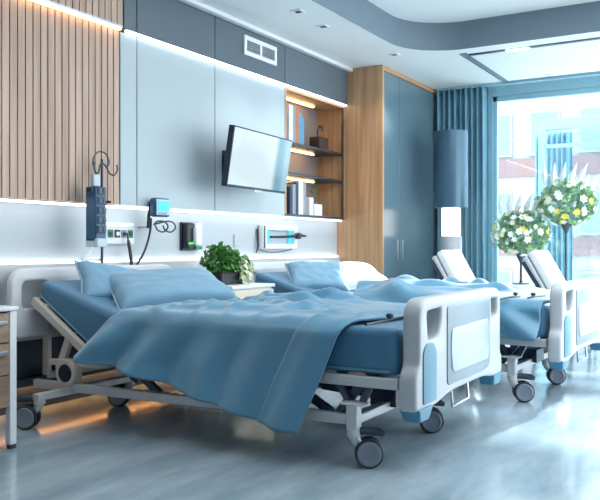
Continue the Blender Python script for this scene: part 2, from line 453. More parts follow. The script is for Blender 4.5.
# ------------------------------------------------------------------ wardrobe
WX0, WX1, WY = 7.4, 9.0, 3.37
root = thing('wardrobe', 'tall wardrobe with oak side and glossy blue doors', 'wardrobe', ((WX0 + WX1) / 2, (WY + YW) / 2 + .1, 0))
u = under(root)
MB(u).box(WX0, WX0 + .04, WY, YW + .28, 0, CEIL - .002).build('side_panel', M['oak'], root)
MB(u).box(WX0 + .04, WX1, WY + .001, WY + .05, CEIL - .05, CEIL - .002).build('top_rail', M['oakx'], root)
MB(u).box(WX0 + .04, WX1, WY + .03, YW + .28, .05, CEIL - .052).build('carcass', M['darkalu'], root)
MB(u).box(WX0 + .04, WX1, WY + .03, YW + .2, 0, .05).build('plinth', M['navy'], root)
hx = at(400, Y=WY).x
for a, c, hs in ((WX0 + .045, hx - .003, hx - .07), (hx + .003, WX1 - .005, hx + .07)):
    d = MB(u).box(a, c, WY + .005, WY + .028, .06, CEIL - .055).build('door', M['bluedoor'], root, bevel=.003)
    MB(u).box(hs - .02, hs + .02, WY - .01, WY + .004, .85, 1.08).build('handle', M['alu'], d, bevel=.004)

# ------------------------------------------------------------------ television
root = thing('television', 'flat television tilted down on a wall arm between blue-grey panels and shelves', 'television', (at(259.5, Y=3.5).x, 3.5, 1.69))
tv = root
W2, H2 = .48, .232
rot = Matrix.Rotation(R(4), 3, 'Z') @ Matrix.Rotation(R(9), 3, 'X')
def tvpart(bm_, name, m, parent, **k):
    for v in bm_.bm.verts: v.co = rot @ v.co
    return bm_.build(name, m, parent, **k)
cas = tvpart(MB().box(-W2, W2, -.02, .03, -H2, H2), 'casing', M['devnavy'], root, bevel=.006)
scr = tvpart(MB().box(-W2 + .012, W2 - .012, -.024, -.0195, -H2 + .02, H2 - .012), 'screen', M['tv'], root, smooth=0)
scr['label'] = 'screen with a pale blue window reflection painted as glow'
tvpart(MB().box(-.06, .06, -.026, -.015, -H2 - .02, -H2 + .004), 'sensor_tab', M['alu'], root, bevel=.004)
MB().beam((0, .03, 0), (.0, YP - 3.5 - .02, -.02), .05, .05).box(-.1, .1, YP - 3.5 - .02, YP - 3.5, -.12, .1).build('wall_arm', M['darkalu'], root)

# ------------------------------------------------------------------ beds
BW, BL = 1.27, 2.46
OFF = (-BW / 2, -BL / 2, 0)
def B(): return MB(OFF)
def caster(x, y, yaw, parent, top):
    """stem + fork, wheel trailing; axle along local X"""
    rot = Matrix.Rotation(yaw, 3, 'Z'); o3 = Vector((x, y, 0)) + Vector(OFF)
    def fix(b, **k):
        for v in b.bm.verts: v.co = rot @ v.co + o3
        return b
    r = .066; off = -.07
    f = MB().tube([(0, 0, .14), (0, 0, top)], .022, 14).tube([(0, 0, .135), (0, 0, .175)], .032, 14)
    f.tube([(0, 0, .14), (0, -.015, .11), (0, off * .7, r + .01), (0, off, r)], [.028, .022, .015, .012], 10)
    c = fix(f).build('caster', M['frame'], parent, bevel=.003)
    for s in (-1, 1):
        x0 = s * .028
        w_ = fix(MB().lathe([(.05, x0 - .012), (r - .004, x0 - .011), (r, x0 - .006), (r, x0 + .006), (r - .004, x0 + .011), (.05, x0 + .012)], (0, off, r), 32, 'X')).build('wheel', M['rubber'], c)
        xa, xb, xc = x0 + s * .0125, x0 + s * .02, x0 + s * .024
        fix(MB().lathe([(.056, xa), (.056, xb), (.047, xc), (.04, xb + s * .001), (.02, xb + s * .001)], (0, off, r), 28, 'X')).build('hub', M['wheel'], c)
    fix(MB().tube([(0, .01, .155), (0, -.05, .165), (0, -.11, .16), (0, -.14, .15)], [.016, .018, .02, .012], 10)).build('brake_pedal', M['darkalu'], c)
    return c

def make_bed(label):
    root = thing('hospital_bed', label, 'bed', group=None)
    # mattress: flat part and raised back
    prof = [(.11, .42), (1.98, .42), (2.42, .70), (2.40, .805), (1.84, .635), (.11, .635)]
    cuts = 7
    b = B(); xs = [.03 + (BW - .06) * i / 8 for i in range(9)]
    rings = [[(x, y, z) for y, z in prof] for x in xs]
    vs = [p for r_ in rings for p in r_]; n = len(prof)
    fs = [tuple(range(n))[::-1], tuple(range(8 * n, 9 * n))]
    for i in range(8):
        for k in range(n): fs.append((i * n + k, i * n + (k + 1) % n, (i + 1) * n + (k + 1) % n, (i + 1) * n + k))
    b.add(vs, fs)
    m = b.build('mattress', M['mattress'], root, bevel=.035, seg=4)
    # fitted sheet seam piping
    for x in (.028, BW - .028): B().tube([(x, .14, .44), (x, 1.97, .44), (x, 2.4, .715)], .006, 6).build('piping', M['blanket'], m)
    # deck and back frame
    f = B()
    for x in (.03, BW - .03): f.beam((x, .10, .388), (x, 2.0, .388), .035, .05)
    f.box(.03, BW - .03, .10, .14, .365, .41).box(.03, BW - .03, 1.96, 2.0, .365, .41)
    f.build('deck_frame', M['frame'], root, bevel=.006)
    f = B()
    for i in range(11): f.box(.05, BW - .05, .2 + i * .165, .26 + i * .165, .402, .418)
    f.build('deck_slats', M['darkalu'], root)
    f = B()
    for x in (.01, BW - .01): f.beam((x, 1.98, .395), (x, 2.43, .685), .035, .05)
    f.beam((.01, 2.42, .68), (BW - .01, 2.42, .68), .03, .04).beam((.01, 2.2, .535), (BW - .01, 2.2, .535), .03, .03)
    f.build('back_frame', M['beige'], root, bevel=.006)
    f = B()
    f.bm.free()
    for x in (.05, BW - .05): B().beam((x, 2.16, .5), (x, 2.26, .28), .03, .05, up=(0, 1, 0)).beam((x - .03, 2.3, .33), (x + .03, 1.9, .33), .03, .035).build('back_brace', M['beige'], root, bevel=.004)
    for x in (.03, BW - .03):
        a = B().lathe([(.04, -.03), (.075, -.03), (.082, -.02), (.082, .02), (.075, .03), (.04, .03)], (x, 2.16, .275), 28, 'X').build('actuator', M['beige'], root)
        B().lathe([(.02, -.036), (.05, -.034), (.054, -.028), (.054, .028), (.05, .034), (.02, .036)], (x, 2.16, .275), 24, 'X').build('actuator_cap', M['devnavy'], a)
    # base: lower rails, cross bars, lift arms
    f = B()
    for x in (.03, .80): f.beam((x, .30, .21), (x, 2.44, .19), .04, .05)
    f.beam((-.23, 2.14, .175), (.86, 2.14, .175), .05, .04).beam((-.01, .315, .215), (.83, .315, .215), .05, .045).beam((.03, 1.2, .2), (.80, 1.2, .2), .04, .04)
    f.build('base_frame', M['frame'], root, bevel=.006)
    for x in (.06, .77):
        for q0, q1 in (((x, .45, .22), (x, .72, .37)), ((x, .85, .37), (x, 1.05, .22)), ((x, 1.5, .21), (x, 1.75, .37)), ((x, .3, .37), (x, .42, .22))):
            B().beam(q0, q1, .03, .04).build('lift_arm', M['darkalu'], root, bevel=.004)
    f = B().tube([(.45, .3, .25), (.42, .7, .28)], .03, 12).tube([(.42, .7, .28), (.4, 1.1, .25)], .016, 10).box(.36, .54, .26, .4, .21, .3)
    f.build('lift_motor', M['devnavy'], root, bevel=.006)
    for y in (1.0, 1.35, 1.62): B().beam((.05, y, .365), (.03, y + .05, .27), .012, .05, up=(0, 1, 0)).build('clip_bracket', M['darkalu'], root)
    # legs + casters
    for x in (.01, .79):
        lg = B().beam((x, .315, .17), (x, .315, .285), .055, .055).box(x - .045, x + .045, .26, .37, .283, .295).build('leg', M['frame'], root, bevel=.006)
        if x < .5:
            for ya, yb in ((.28, .24), (.35, .40)): B().beam((x + .02, ya, .293), (x + .02, yb, .368), .022, .03, up=(0, 1, 0)).build('strut', M['darkalu'], lg)
    for x, y, yaw, top in ((.01, .315, R(27), .2), (.79, .315, R(24), .2), (-.2, 2.14, R(207), .19), (.52, 2.14, R(207), .19)):
        caster(x, y, yaw, root, top)
    # footboard
    out = fillet([(0, .29), (.0, .43), (.045, .475), (.045, .755), (BW - .03, .755), (BW - .03, .40), (BW, .37), (BW, .29), (BW - .1, .285), (BW - .3, .32), (.42, .32), (.24, .29)],
                 [.02, .03, .03, .09, .07, .03, .03, .02, .05, .1, .1, .05])
    h1 = fillet([(.12, .565), (.095, .725), (.315, .735), (.315, .66), (.27, .565)], [.03, .05, .05, .04, .07])
    h2 = fillet([(1.08, .585), (1.06, .73), (1.215, .73), (1.215, .61)], [.03, .03, .04, .04])
    fb = link('footboard', plate(out, [h1, h2], .085, .016, 0, OFF), M['plastic'], root)
    ins = fillet([(.37, .345), (.37, .715), (1.03, .715), (1.03, .36), (.95, .345), (.5, .345)], [.03, .02, .02, .03, .05, .05])
    link('inset_panel', plate(ins, [], .012, .004, -.006, OFF), M['inset'], fb)
    ins = fillet([(.43, .40), (.405, .50), (.42, .605), (.99, .61), (1.0, .51), (.985, .40)], [.03, .06, .03, .03, .06, .03])
    p = link('label_plate', plate(ins, [], .012, .004, -.012, OFF), M['insetlight'], fb)
    tl = fillet([(.062, .305), (.062, .53), (.1, .565), (.175, .565), (.215, .53), (.215, .305)], [.01, .03, .02, .02, .03, .01])
    link('accent_panel', plate(tl, [], .012, .004, -.006, OFF), M['teal'], fb)
    # corner bumpers
    for x0, x1_ in ((.0, .17), (1.1, BW)):
        b = B(); b.add([(x0, -.01, .287), (x1_, -.01, .287), (x1_, .09, .287), (x0, .09, .287), (x0 + .03, .0, .225), (x1_ - .03, .0, .225), (x1_ - .03, .08, .225), (x0 + .03, .08, .225)],
                       [(0, 1, 2, 3), (7, 6, 5, 4), (0, 4, 5, 1), (1, 5, 6, 2), (2, 6, 7, 3), (3, 7, 4, 0)])
        b.build('bumper', M['teal'], root, bevel=.008)
    B().tube([(.5, .03, .35), (.5, .02, .22), (.74, .02, .22), (.74, .03, .35)], .007, 8).build('hanging_hook', M['chrome'], root)
    # headboard
    out = fillet([(-.12, .48), (-.12, .86), (BW + .04, .86), (BW + .04, .48)], [.06, .1, .1, .06])
    h1 = fillet([(-.07, .62), (-.07, .815), (.16, .815), (.16, .62)], .06)
    h2 = fillet([(BW - .2, .66), (BW - .2, .82), (BW, .82), (BW, .66)], .05)
    hb = link('headboard', plate(out, [h1, h2], .05, .016, 2.45, OFF), M['headplastic'], root)
    B().tube([(.3, 2.443, .56), (.3, 2.443, .5), (.36, 2.443, .47), (.9, 2.443, .47), (.96, 2.443, .5), (.96, 2.443, .56)], .008, 8).build('grab_bar', M['chrome'], hb)
    f = B()
    for x in (.15, BW - .15): f.beam((x, 2.475, .22), (x, 2.475, .6), .05, .03)
    f.beam((.15, 2.46, .22), (BW - .15, 2.46, .22), .04, .04)
    f.build('headboard_post', M['frame'], root, bevel=.004)
    return root

bed = make_bed('blue hospital bed nearest the camera, draped with a long blue blanket')
P1 = Vector((3.2, 1.29, 0))
bed.location = P1 + Vector((BW / 2, BL / 2, 0))
bed2 = copy_tree(bed)
bed2['label'] = 'hospital bed further back, nearer the window, with a white pillow'
A2 = R(-2.5); P2 = Vector((5.06, 1.08, 0))
bed2.rotation_euler = (0, 0, A2)
bed2.location = P2 + Matrix.Rotation(A2, 3, 'Z') @ Vector((BW / 2, BL / 2, 0))

def lerp(a, b, t): return a + (b - a) * t
def interp(tab, s):
    if s <= tab[0][0]: return tab[0][1]
    for (a, va), (b_, vb) in zip(tab, tab[1:]):
        if s <= b_:
            t = (s - a) / (b_ - a); return lerp(va, vb, t)
    return tab[-1][1]
def ss(t): t = max(0, min(1, t)); return t * t * (3 - 2 * t)

def blanket(name, bedobj, label, head, foot, drop, far, ridge, hang, ztop=.642, thick=.012, nu=170, nv=130, xedge=.02):
    """s<0 hangs down the near side, s>0 lies on the mattress"""
    r = .05
    def fn(u, v):
        L = drop(u); s = lerp(-L, far, v)
        y = lerp(interp(foot, s), interp(head, s), u)
        if s >= r: x, z = xedge + s, ztop
        elif s <= -r: x, z = xedge - .012, ztop + s
        else:
            a = (s + r) / (2 * r); x = xedge + lerp(-.012, r, a * a * .6 + a * .4); z = ztop - r * (1 - a) ** 1.8
        xw = BW - .02
        if x > xw: z -= (x - xw) * 1.0; x = xw + (x - xw) * .2
        top = ss((s + .06) / .14)
        dz = ridge(x, y, u) * top
        hx = hang(u, max(0, -s) / max(L, .01), s, y) * (1 - ss((s + .05) / .1))
        return (x - hx, y, z + dz + (.006 * noise.noise(Vector((x * 7, y * 7, z * 7)))))
    m = MB(OFF); m.grid(fn, nu, nv)
    o = m.build(name, M['blanket'], smooth=0)
    for p in o.data.polygons: p.use_smooth = True
    sd = o.modifiers.new('thickness', 'SOLIDIFY'); sd.thickness = thick; sd.offset = 1
    o.location = bedobj.location; o.rotation_euler = bedobj.rotation_euler
    return tag(o, label, 'blanket')

def g(x, c, w): return math.exp(-((x - c) / w) ** 2)
def crease(x, y, k, w):
    n = noise.noise(Vector((x, y, k)))
    return max(0, 1 - abs(n) / w) ** 1.6
def ridge1(x, y, u):
    wx, wy = x + .10 * noise.noise(Vector((x * 2, y * 2, 5))), y + .12 * noise.noise(Vector((x * 2, y * 2, 8)))
    e = .030 * g(wx, .40 + .10 * math.sin(2.6 * y + .4), .06)
    e += .045 * g(wx, .76 + .09 * math.sin(3.4 * y + 2.0), .06)
    e += .060 * g(wx, 1.06 + .06 * math.sin(3.1 * y), .07) * (.4 + .6 * ss((y - .2) / .8))
    e += .035 * g(wx + .55 * y, 1.25, .045) + .03 * g(wx + .7 * y, 1.75, .04) + .03 * g(wx - .5 * y, .02, .05) * ss((x - .1) / .2)
    e += .035 * crease(wx * 2.4 + wy * .8, wy * 1.5, 3, .22) + .02 * crease(wx * 1.2, wy * 4, 13, .2)
    e = e * (.35 + .65 * ss((u - .08) / .4)) * ss((x - .02) / .2 + .3) * .9 * (.55 + .45 * ss((.97 - u) / .1))
    e *= 1 - .92 * ss((x - .3) / .4) * (1 - ss((u - .35) / .3))
    return e + .012 * (1 - ss((u - .15) / .012)) * ss(u / .04) + .004
def hang1(u, t, s, y):
    e = .012 + .055 * t * g(u, .47 - .07 * t, .055) + .06 * t * g(u, .68 + .05 * t, .07) + .05 * t * g(u, .26, .06) - .03 * t * g(u, .36, .05) - .04 * t * g(u, .58, .05)
    e += .05 * g(u, .07, .05) * (.3 + t * .7) + .11 * g(u, .93, .06) * ss(t * 1.4) - .03 * t * g(u, .82, .05) + .07 * t * t
    e += .02 * (1 - ss((u - .15) / .012))
    return e
blanket('blanket', bed, 'long blue blanket draped over the side of the nearest bed',
        [(-.55, 2.02), (-.26, 1.98), (0, 1.76), (.25, 1.62), (.6, 1.5), (1.3, 1.3)],
        [(-.55, .57), (-.1, .40), (.05, .34), (.2, .28), (.6, .24), (1.3, .3)],
        lambda u: lerp(.50, .25, ss(u * 1.0) * .25 + u * .75), 1.24, ridge1, hang1)
def ridge2(x, y, u):
    e = .03 + .05 * g(x, .3 + .1 * math.sin(3 * y), .08) + .08 * g(x, .7 + .12 * math.sin(3 * y + 1), .09)
    e += .09 * g(y, 1.15 + .2 * math.sin(3 * x), .11) + .06 * g(x + y, 1.7, .08) + .06 * g(x - y * .6, .35, .06)
    e += .04 * noise.noise(Vector((x * 3.2, y * 2.6, 9)))
    return max(e, 0) * .62 * ss((y - .3) / .5) + .004
def hang2(u, t, s, y):
    return .012 + .07 * (.3 + .7 * t) * (.5 + .5 * math.sin(y * 15 + 6 * t)) * ss(t * 3) + .03 * t * t
blanket('blanket', bed2, 'pale-lit blue blanket rumpled on the further bed',
        [(-.3, 1.45), (0, 1.5), (.5, 1.62), (1.3, 1.6)], [(-.3, .13), (1.3, .12)],
        lambda u: .23, 1.24, ridge2, hang2)

def pillow(name, c, rotm, sx, sy, th, m, label, parent=None, seedv=0):
    n = 22
    def half(sgn):
        def fn(u, v):
            a, b_ = u * 2 - 1, v * 2 - 1
            k = (max(0, 1 - a ** 4) * max(0, 1 - b_ ** 4)) ** .5
            pin = 1 - .10 * (1 - abs(a)) * abs(b_) ** 3; pin2 = 1 - .10 * (1 - abs(b_)) * abs(a) ** 3
            z = sgn * (th * k ** .8 + .004) * (1 + .12 * noise.noise(Vector((a * 1.6 + seedv, b_ * 1.6, sgn))))
            z += .010 * noise.noise(Vector((a * 4 + seedv, b_ * 4, 2 * sgn))) * k
            return (a * sx * pin2, b_ * sy * pin, z)
        return fn
    b = MB(); b.grid(half(1), n, n); b.grid(half(-1), n, n)
    bmesh.ops.remove_doubles(b.bm, verts=b.bm.verts, dist=.012)
    o = b.build(name, m, smooth=0)
    for p in o.data.polygons: p.use_smooth = True
    ssf = o.modifiers.new('sub', 'SUBSURF'); ssf.levels = 1; ssf.render_levels = 1
    mw = rotm.to_4x4(); mw.translation = Vector(c); o.matrix_world = mw
    # edge piping
    pts = []
    for i in range(4):
        for j in range(12):
            t = j / 12 * 2 - 1
            a, b_ = ((t, -1), (1, t), (-t, 1), (-1, -t))[i]
            pts.append((a * sx * (1 - .10 * (1 - abs(b_)) * abs(a) ** 3), b_ * sy * (1 - .10 * (1 - abs(a)) * abs(b_) ** 3), 0))
    e = MB().tube(pts, .006, 6, closed=True).build('piping', M['sheet'] if m is M['pillow'] else m, o)
    return tag(o, label, 'pillow')

def eul(x, y, z): return Matrix.Rotation(R(z), 3, 'Z') @ Matrix.Rotation(R(y), 3, 'Y') @ Matrix.Rotation(R(x), 3, 'X')
pillow('pillow', (3.78, 3.17, .732), eul(0, 0, -30) @ eul(21, 0, 0) @ eul(0, 0, 5), .40, .22, .085, M['pillow'], 'large blue pillow lying on the nearest bed, in front of the leaning pillow', seedv=1)
pl1 = pillow('pillow', (3.58, 3.42, .76), eul(0, 0, -14) @ eul(46, 0, 0) @ eul(0, 0, -14), .24, .16, .06, M['pillow'], 'smaller blue pillow leaning up behind the large one on the nearest bed', seedv=5)

# bed 2 pillows
pillow('pillow', (5.50, 3.08, .755), eul(0, 0, -50) @ eul(40, 0, 0), .24, .17, .065, M['pillow'], 'blue pillow propped against the white pillow on the further bed', seedv=9)
pillow('pillow', (5.94, 3.02, .735), eul(0, 0, -30) @ eul(24, 0, 0), .34, .22, .085, M['pillowwhite'], 'white pillow on the further bed', seedv=3)

# control cords with a knob on the beds
def wand(a, b_, label, kn):
    r = thing('control_wand', label, 'control', a)
    d = Vector(b_) - Vector(a)
    MB().tube([(0, 0, 0), d * .5 + Vector((0, 0, .004)), d], .006, 8).build('shaft', M['black'], r)
    MB().lathe([(.004, -.012), (.014, -.008), (.018, 0), (.014, .008), (.004, .012)], tuple(d * kn + Vector((0, 0, .02))), 14).build('knob', M['devnavy'], r)
    return r
wand(at(366, 324.5, Z=.69), at(434, 313, Z=.67), 'thin black wand with a blue knob lying across the nearest bed', .3)
wand(at(496, 300, Z=.665), at(520, 296, Z=.665), 'short black wand with knob on the further bed, nearer its blanket ridge', .8)
wand(at(528, 298, Z=.665), at(545, 295.5, Z=.665), 'short black wand with knob on the further bed, beside the footboard', .3)

# ------------------------------------------------------------------ nightstand + plant
root = thing('nightstand', 'white bedside cabinet with a cream drawer between the two beds', 'cabinet', (4.755, 3.4, 0))
MB().box(-.26, .26, -.2, .26, .23, .70).build('body', M['white'], root, bevel=.006)
MB().box(-.28, .28, -.22, .27, .70, .725).build('top', M['white'], root, bevel=.006)
for z0, z1 in ((.56, .685), (.4, .55), (.25, .39)):
    d = MB().box(-.255, .255, -.222, -.201, z0, z1).build('drawer', M['cream'], root, bevel=.004)
    MB().box(-.06, .06, -.236, -.223, z1 - .05, z1 - .035).build('handle', M['alu'], d, bevel=.003)
for x in (-.24, .24):
    for y in (-.08, .23): MB().lathe([(.014, 0), (.018, .1), (.022, .23)], (x, y, 0), 12).build('leg', M['alu'], root)

def leafcloud(b, c, rad, count, size, seed, squash=1.0, droop=0):
    rnd = random.Random(seed)
    for i in range(count):
        d = Vector((rnd.gauss(0, 1), rnd.gauss(0, 1), rnd.gauss(0, 1))).normalized()
        p = Vector(c) + Vector((d.x * rad[0], d.y * rad[1], d.z * rad[2])) * rnd.uniform(.35, 1.0) ** .5
        t = (d + Vector((rnd.gauss(0, .5), rnd.gauss(0, .5), rnd.gauss(0, .5) - droop))).normalized()
        sd = t.cross(Vector((rnd.gauss(0, 1), rnd.gauss(0, 1), rnd.gauss(0, 1)))).normalized(); nrm = sd.cross(t)
        l, w = size * rnd.uniform(.7, 1.3), size * .36 * rnd.uniform(.7, 1.2)
        b.add([p - t * l * .5, p + sd * w + nrm * l * .08, p + t * l * .5 - nrm * l * .1, p - sd * w + nrm * l * .08, p + nrm * l * .02],
              [(0, 1, 4), (1, 2, 4), (2, 3, 4), (3, 0, 4)])
    return b
root = thing('potted_plant', 'bushy green plant in a dark tray on the bedside cabinet', 'plant', (4.72, 3.42, .7255))
MB().box(-.15, .13, -.08, .08, 0, .085).build('pot', M['black'], root, bevel=.008)
MB().box(-.14, .12, -.07, .07, .08, .09).build('soil', M['slatdark'], root)
b = MB()
for i in range(10):
    a = i * .63; b.tube([(.05 * math.cos(a), .04 * math.sin(a), .085), (.12 * math.cos(a), .07 * math.sin(a), .17), (.18 * math.cos(a), .1 * math.sin(a), .2)], .004, 5)
b.build('stems', M['leaf'], root)
b = MB(); leafcloud(b, (-.05, 0, .18), (.19, .12, .1), 330, .055, 3, droop=.3); leafcloud(b, (.1, -.03, .14), (.15, .1, .09), 180, .05, 4, droop=.5); leafcloud(b, (-.1, 0, .25), (.08, .06, .06), 60, .045, 8)
b.build('foliage', M['leaf'], root, smooth=0)
b = MB(); leafcloud(b, (.12, -.1, .1), (.09, .05, .1), 90, .05, 6, droop=1.0)
b.build('pale_foliage', M['palebloom'], root, smooth=0)

# ------------------------------------------------------------------ left drawer cabinet
CXR = at(17, Y=3.2).x
root = thing('drawer_cabinet', 'bedside cabinet with wooden drawers and white posts at the left edge', 'cabinet', (CXR - .3, 3.4, 0))
u = under(root)
MB(u).box(CXR - .6, CXR + .005, 3.19, 3.62, .685, .705).build('top', M['white'], root, bevel=.005)
MB(u).box(CXR - .56, CXR - .045, 3.22, 3.6, .2, .684).build('body', M['slatdark'], root, bevel=.003)
for x in (CXR - .6, CXR - .042):
    for y in (3.2, 3.575):
        p = MB(u).box(x, x + .042, y, y + .035, .02, .684).build('post', M['white'], root, bevel=.005)
        MB(u).box(x + .004, x + .038, y + .003, y + .032, 0, .02).build('foot', M['rubber'], p)
for z0, z1 in ((.53, .675), (.37, .525), (.21, .365)):
    d = MB(u).box(CXR - .555, CXR - .047, 3.2, 3.219, z0, z1).build('drawer', M['drawerwood'], root, bevel=.003)
    if z0 > .3: MB(u).box(CXR - .4, CXR - .07, 3.18, 3.199, z1 - .055, z1 - .035).build('handle', M['alu'], d, bevel=.003)

# ------------------------------------------------------------------ equipment on the wall
# iv pole
pp = at(102, Y=3.722)
root = thing('iv_pole', 'thin metal drip pole with curled hooks behind the nearest bed', 'pole', (pp.x, pp.y, .815))
H = 1.575 - .815
MB().tube([(0, 0, 0), (0, 0, H)], .009, 12).build('pole', M['darkalu'], root)
for q0, q1 in ((.02, .05), (.28, .31), (.46, .5)): MB().tube([(0, 0, q0), (0, 0, q1)], .018, 12).build('collar', M['devnavy'], root)
MB().tube([(.015, 0, .48), (.05, -.03, .48)], .009, 8).build('knob', M['devnavy'], root)
hb = MB().beam((0, .01, .10), (0, YW - .003 - pp.y, .10), .03, .014).build('wall_clamp', M['alu'], root)
hk = MB()
def curl(sx): return [(0, 0, H - .02), (sx * .03, -.01, H - .05), (sx * .05, -.02, H - .09), (sx * .08, -.03, H - .1), (sx * .105, -.035, H - .065), (sx * .1, -.035, H - .03)]
def smooth_path(pts, n=5):
    pts = [Vector(p) for p in pts]; out = []
    for i in range(len(pts) - 1):
        p0, p1, p2, p3 = pts[max(i - 1, 0)], pts[i], pts[i + 1], pts[min(i + 2, len(pts) - 1)]
        for k in range(n):
            t = k / n
            out.append(.5 * (2 * p1 + (p2 - p0) * t + (2 * p0 - 5 * p1 + 4 * p2 - p3) * t * t + (3 * p1 - p0 - 3 * p2 + p3) * t ** 3))
    return out + [pts[-1]]
for sx in (-1, 1): MB().tube(smooth_path(curl(sx)), .0055, 8).build('hook', M['darkalu'], root)
MB().tube(smooth_path([(-.08, 0, H - .05), (-.075, 0, H), (-.03, 0, H + .045), (.03, 0, H + .04), (.065, 0, H - .01), (.05, 0, H - .045)]), .005, 8).build('hook', M['darkalu'], root)
# infusion pump stack
q0, q1 = at(88.5, Y=3.70), at(99.5, Y=3.70)
root = thing('infusion_pump', 'tall blue stack of infusion pumps clamped to the drip pole', 'medical device', ((q0.x + q1.x) / 2 - .008, 3.69, 1.0))
w = (q1.x - q0.x) / 2; z0 = .03; z1 = .385
MB().box(-w, w, -.06, .03, z0, z1).build('body', M['devblue'], root, bevel=.01)
for i in range(5):
    z = z0 + .055 + i * .062
    k = MB().box(-w + .015, w - .012, -.066, -.0605, z, z + .05).build('control_face', M['devnavy'], root, bevel=.002)
    MB().lathe([(.004, -.076), (.014, -.074), (.015, -.0665)], (w * .4, 0, z + .026), 14, 'Y').build('dial', M['darkalu'], k)
    MB().box(-w + .025, -w + .06, -.069, -.0665, z + .012, z + .038).build('display', M['devblue'], k)
MB().box(-w, w - .005, -.075, .03, 0, .055).build('base_block', M['insetlight'], root, bevel=.006)
for q in ((-w - .02, -w, -.045, .0, z1 - .035, z1 - .01), (w, w + .03, -.02, .04, .2, .24)): MB().box(*q).build('clamp', M['devnavy'], root, bevel=.003)
MB().box(-.035, .03, -.03, .0, z1, z1 + .08).build('drip_chamber', M['insetlight'], root, bevel=.01)
# drip line down to pillow
tag(MB().tube(smooth_path([at(96, 240, Y=3.66), at(90, 252, Y=3.65), at(83, 262, Y=3.63), at(88, 272, Y=3.6)]), .004, 6).build('drip_line', M['white']), 'thin clear drip line hanging from the pump stack to the pillow', 'tube')

# bed-head service panel
a, c = at(105, Y=YW - .03), at(134, Y=YW - .03)
root = thing('service_panel', 'white bed-head socket panel with green sockets above the nearest bed', 'wall panel', ((a.x + c.x) / 2, YW, 1.02))
w = (c.x - a.x) / 2
MB().box(-w, w, -.035, -.001, 0, .15).build('housing', M['white'], root, bevel=.008)
MB().box(-w + .01, w - .01, -.042, -.036, .118, .13).build('rail', M['alu'], root)
for i, mm in enumerate(('green', 'black', 'inset', 'green')):
    x = -w + .045 + i * (2 * w - .09) / 3
    s_ = MB().box(x - .026, x + .026, -.041, -.0355, .045, .1).build('socket', M[mm], root, bevel=.003)
    MB().lathe([(.003, -.048), (.014, -.047), (.016, -.0415)], (x, 0, .072), 14, 'Y').build('plug_hole', M['devnavy'] if mm != 'black' else M['alu'], s_)
# thick black cable from panel
tag(MB().tube(smooth_path([at(127, 233, Y=YW - .06), at(129, 245, Y=3.82), at(131, 258, Y=3.8), at(132, 276, Y=3.8)]), [.006] * 4 + [.012] * 12, 8).build('cable', M['black']), 'thick black cable hanging from the socket panel', 'cable')
tag(MB().tube(smooth_path([at(151, 218, Y=3.80), at(150, 232, Y=3.81), at(145, 250, Y=3.82), at(138, 263, Y=3.83), at(131, 272, Y=3.84)]), .008, 8).build('cable', M['black']), 'thin black cable curving down from the small monitor', 'cable')

# small monitor on a bracket
mp = at(160, 207.5, Y=3.74)
root = thing('vital_monitor', 'small monitor with teal screen on a wall bracket beside the nearest bed', 'monitor', mp, R(-6))
MB().box(-.078, .078, -.03, .03, -.068, .068).build('casing', M['devblue'], root, bevel=.018)
MB().box(-.066, .066, -.036, -.028, -.057, .057).build('face', M['insetlight'], root, bevel=.008)
MB().box(-.052, .056, -.040, -.0365, -.028, .046).build('screen', M['screen'], root)
for i in range(3): MB().box(-.046 + i * .03, -.03 + i * .03, -.040, -.0365, -.05, -.038).build('button', M['bookgrey'], root, smooth=0)
MB().tube([(-.06, .03, .03), (-.066, .045, -.06), (-.066, .05, -.15)], .012, 8).build('stem', M['black'], root)
MB().box(-.074, -.058, .045, YP + .1 - mp.y - .002, -.15, -.135).build('wall_bracket', M['alu'], root, bevel=.002)
for k in range(2):
    x0 = -.01 + k * .075
    MB().tube(smooth_path([(-.06, .0, -.125), (x0 - .03, -.02, -.10), (x0 + .02, -.04, -.105), (x0 + .05, -.04, -.14), (x0 + .02, -.03, -.175), (x0 - .03, -.02, -.165), (x0 - .045, -.01, -.13)]), .006, 8).build('hook', M['darkalu'], root)

# dispenser
a, c = at(183.5, Y=YW - .04), at(200, Y=YW - .04)
root = thing('dispenser', 'black and white wall dispenser with a green light', 'dispenser', ((a.x + c.x) / 2, YW, .972))
w = (c.x - a.x) / 2; h = .222
MB().box(-w, w, -.02, -.001, 0, h).build('back_plate', M['devnavy'], root, bevel=.004)
MB().box(-w + .01, .01, -.065, -.02, .012, h - .006).build('dark_cover', M['black'], root, bevel=.012)
MB().box(.012, w - .004, -.07, -.02, .035, h - .004).build('white_cover', M['white'], root, bevel=.012)
MB().box(.012, w - .004, -.07, -.02, .008, .033).build('green_base', M['green'], root, bevel=.004)
MB().box(-.07, -.02, -.069, -.0655, .05, .064).build('indicator', M['brightgreen'], root)
MB().lathe([(.016, .05), (.018, .06), (.018, .165), (.012, .18)], (-.005, -.075, 0), 14).build('cartridge', M['insetlight'], root)

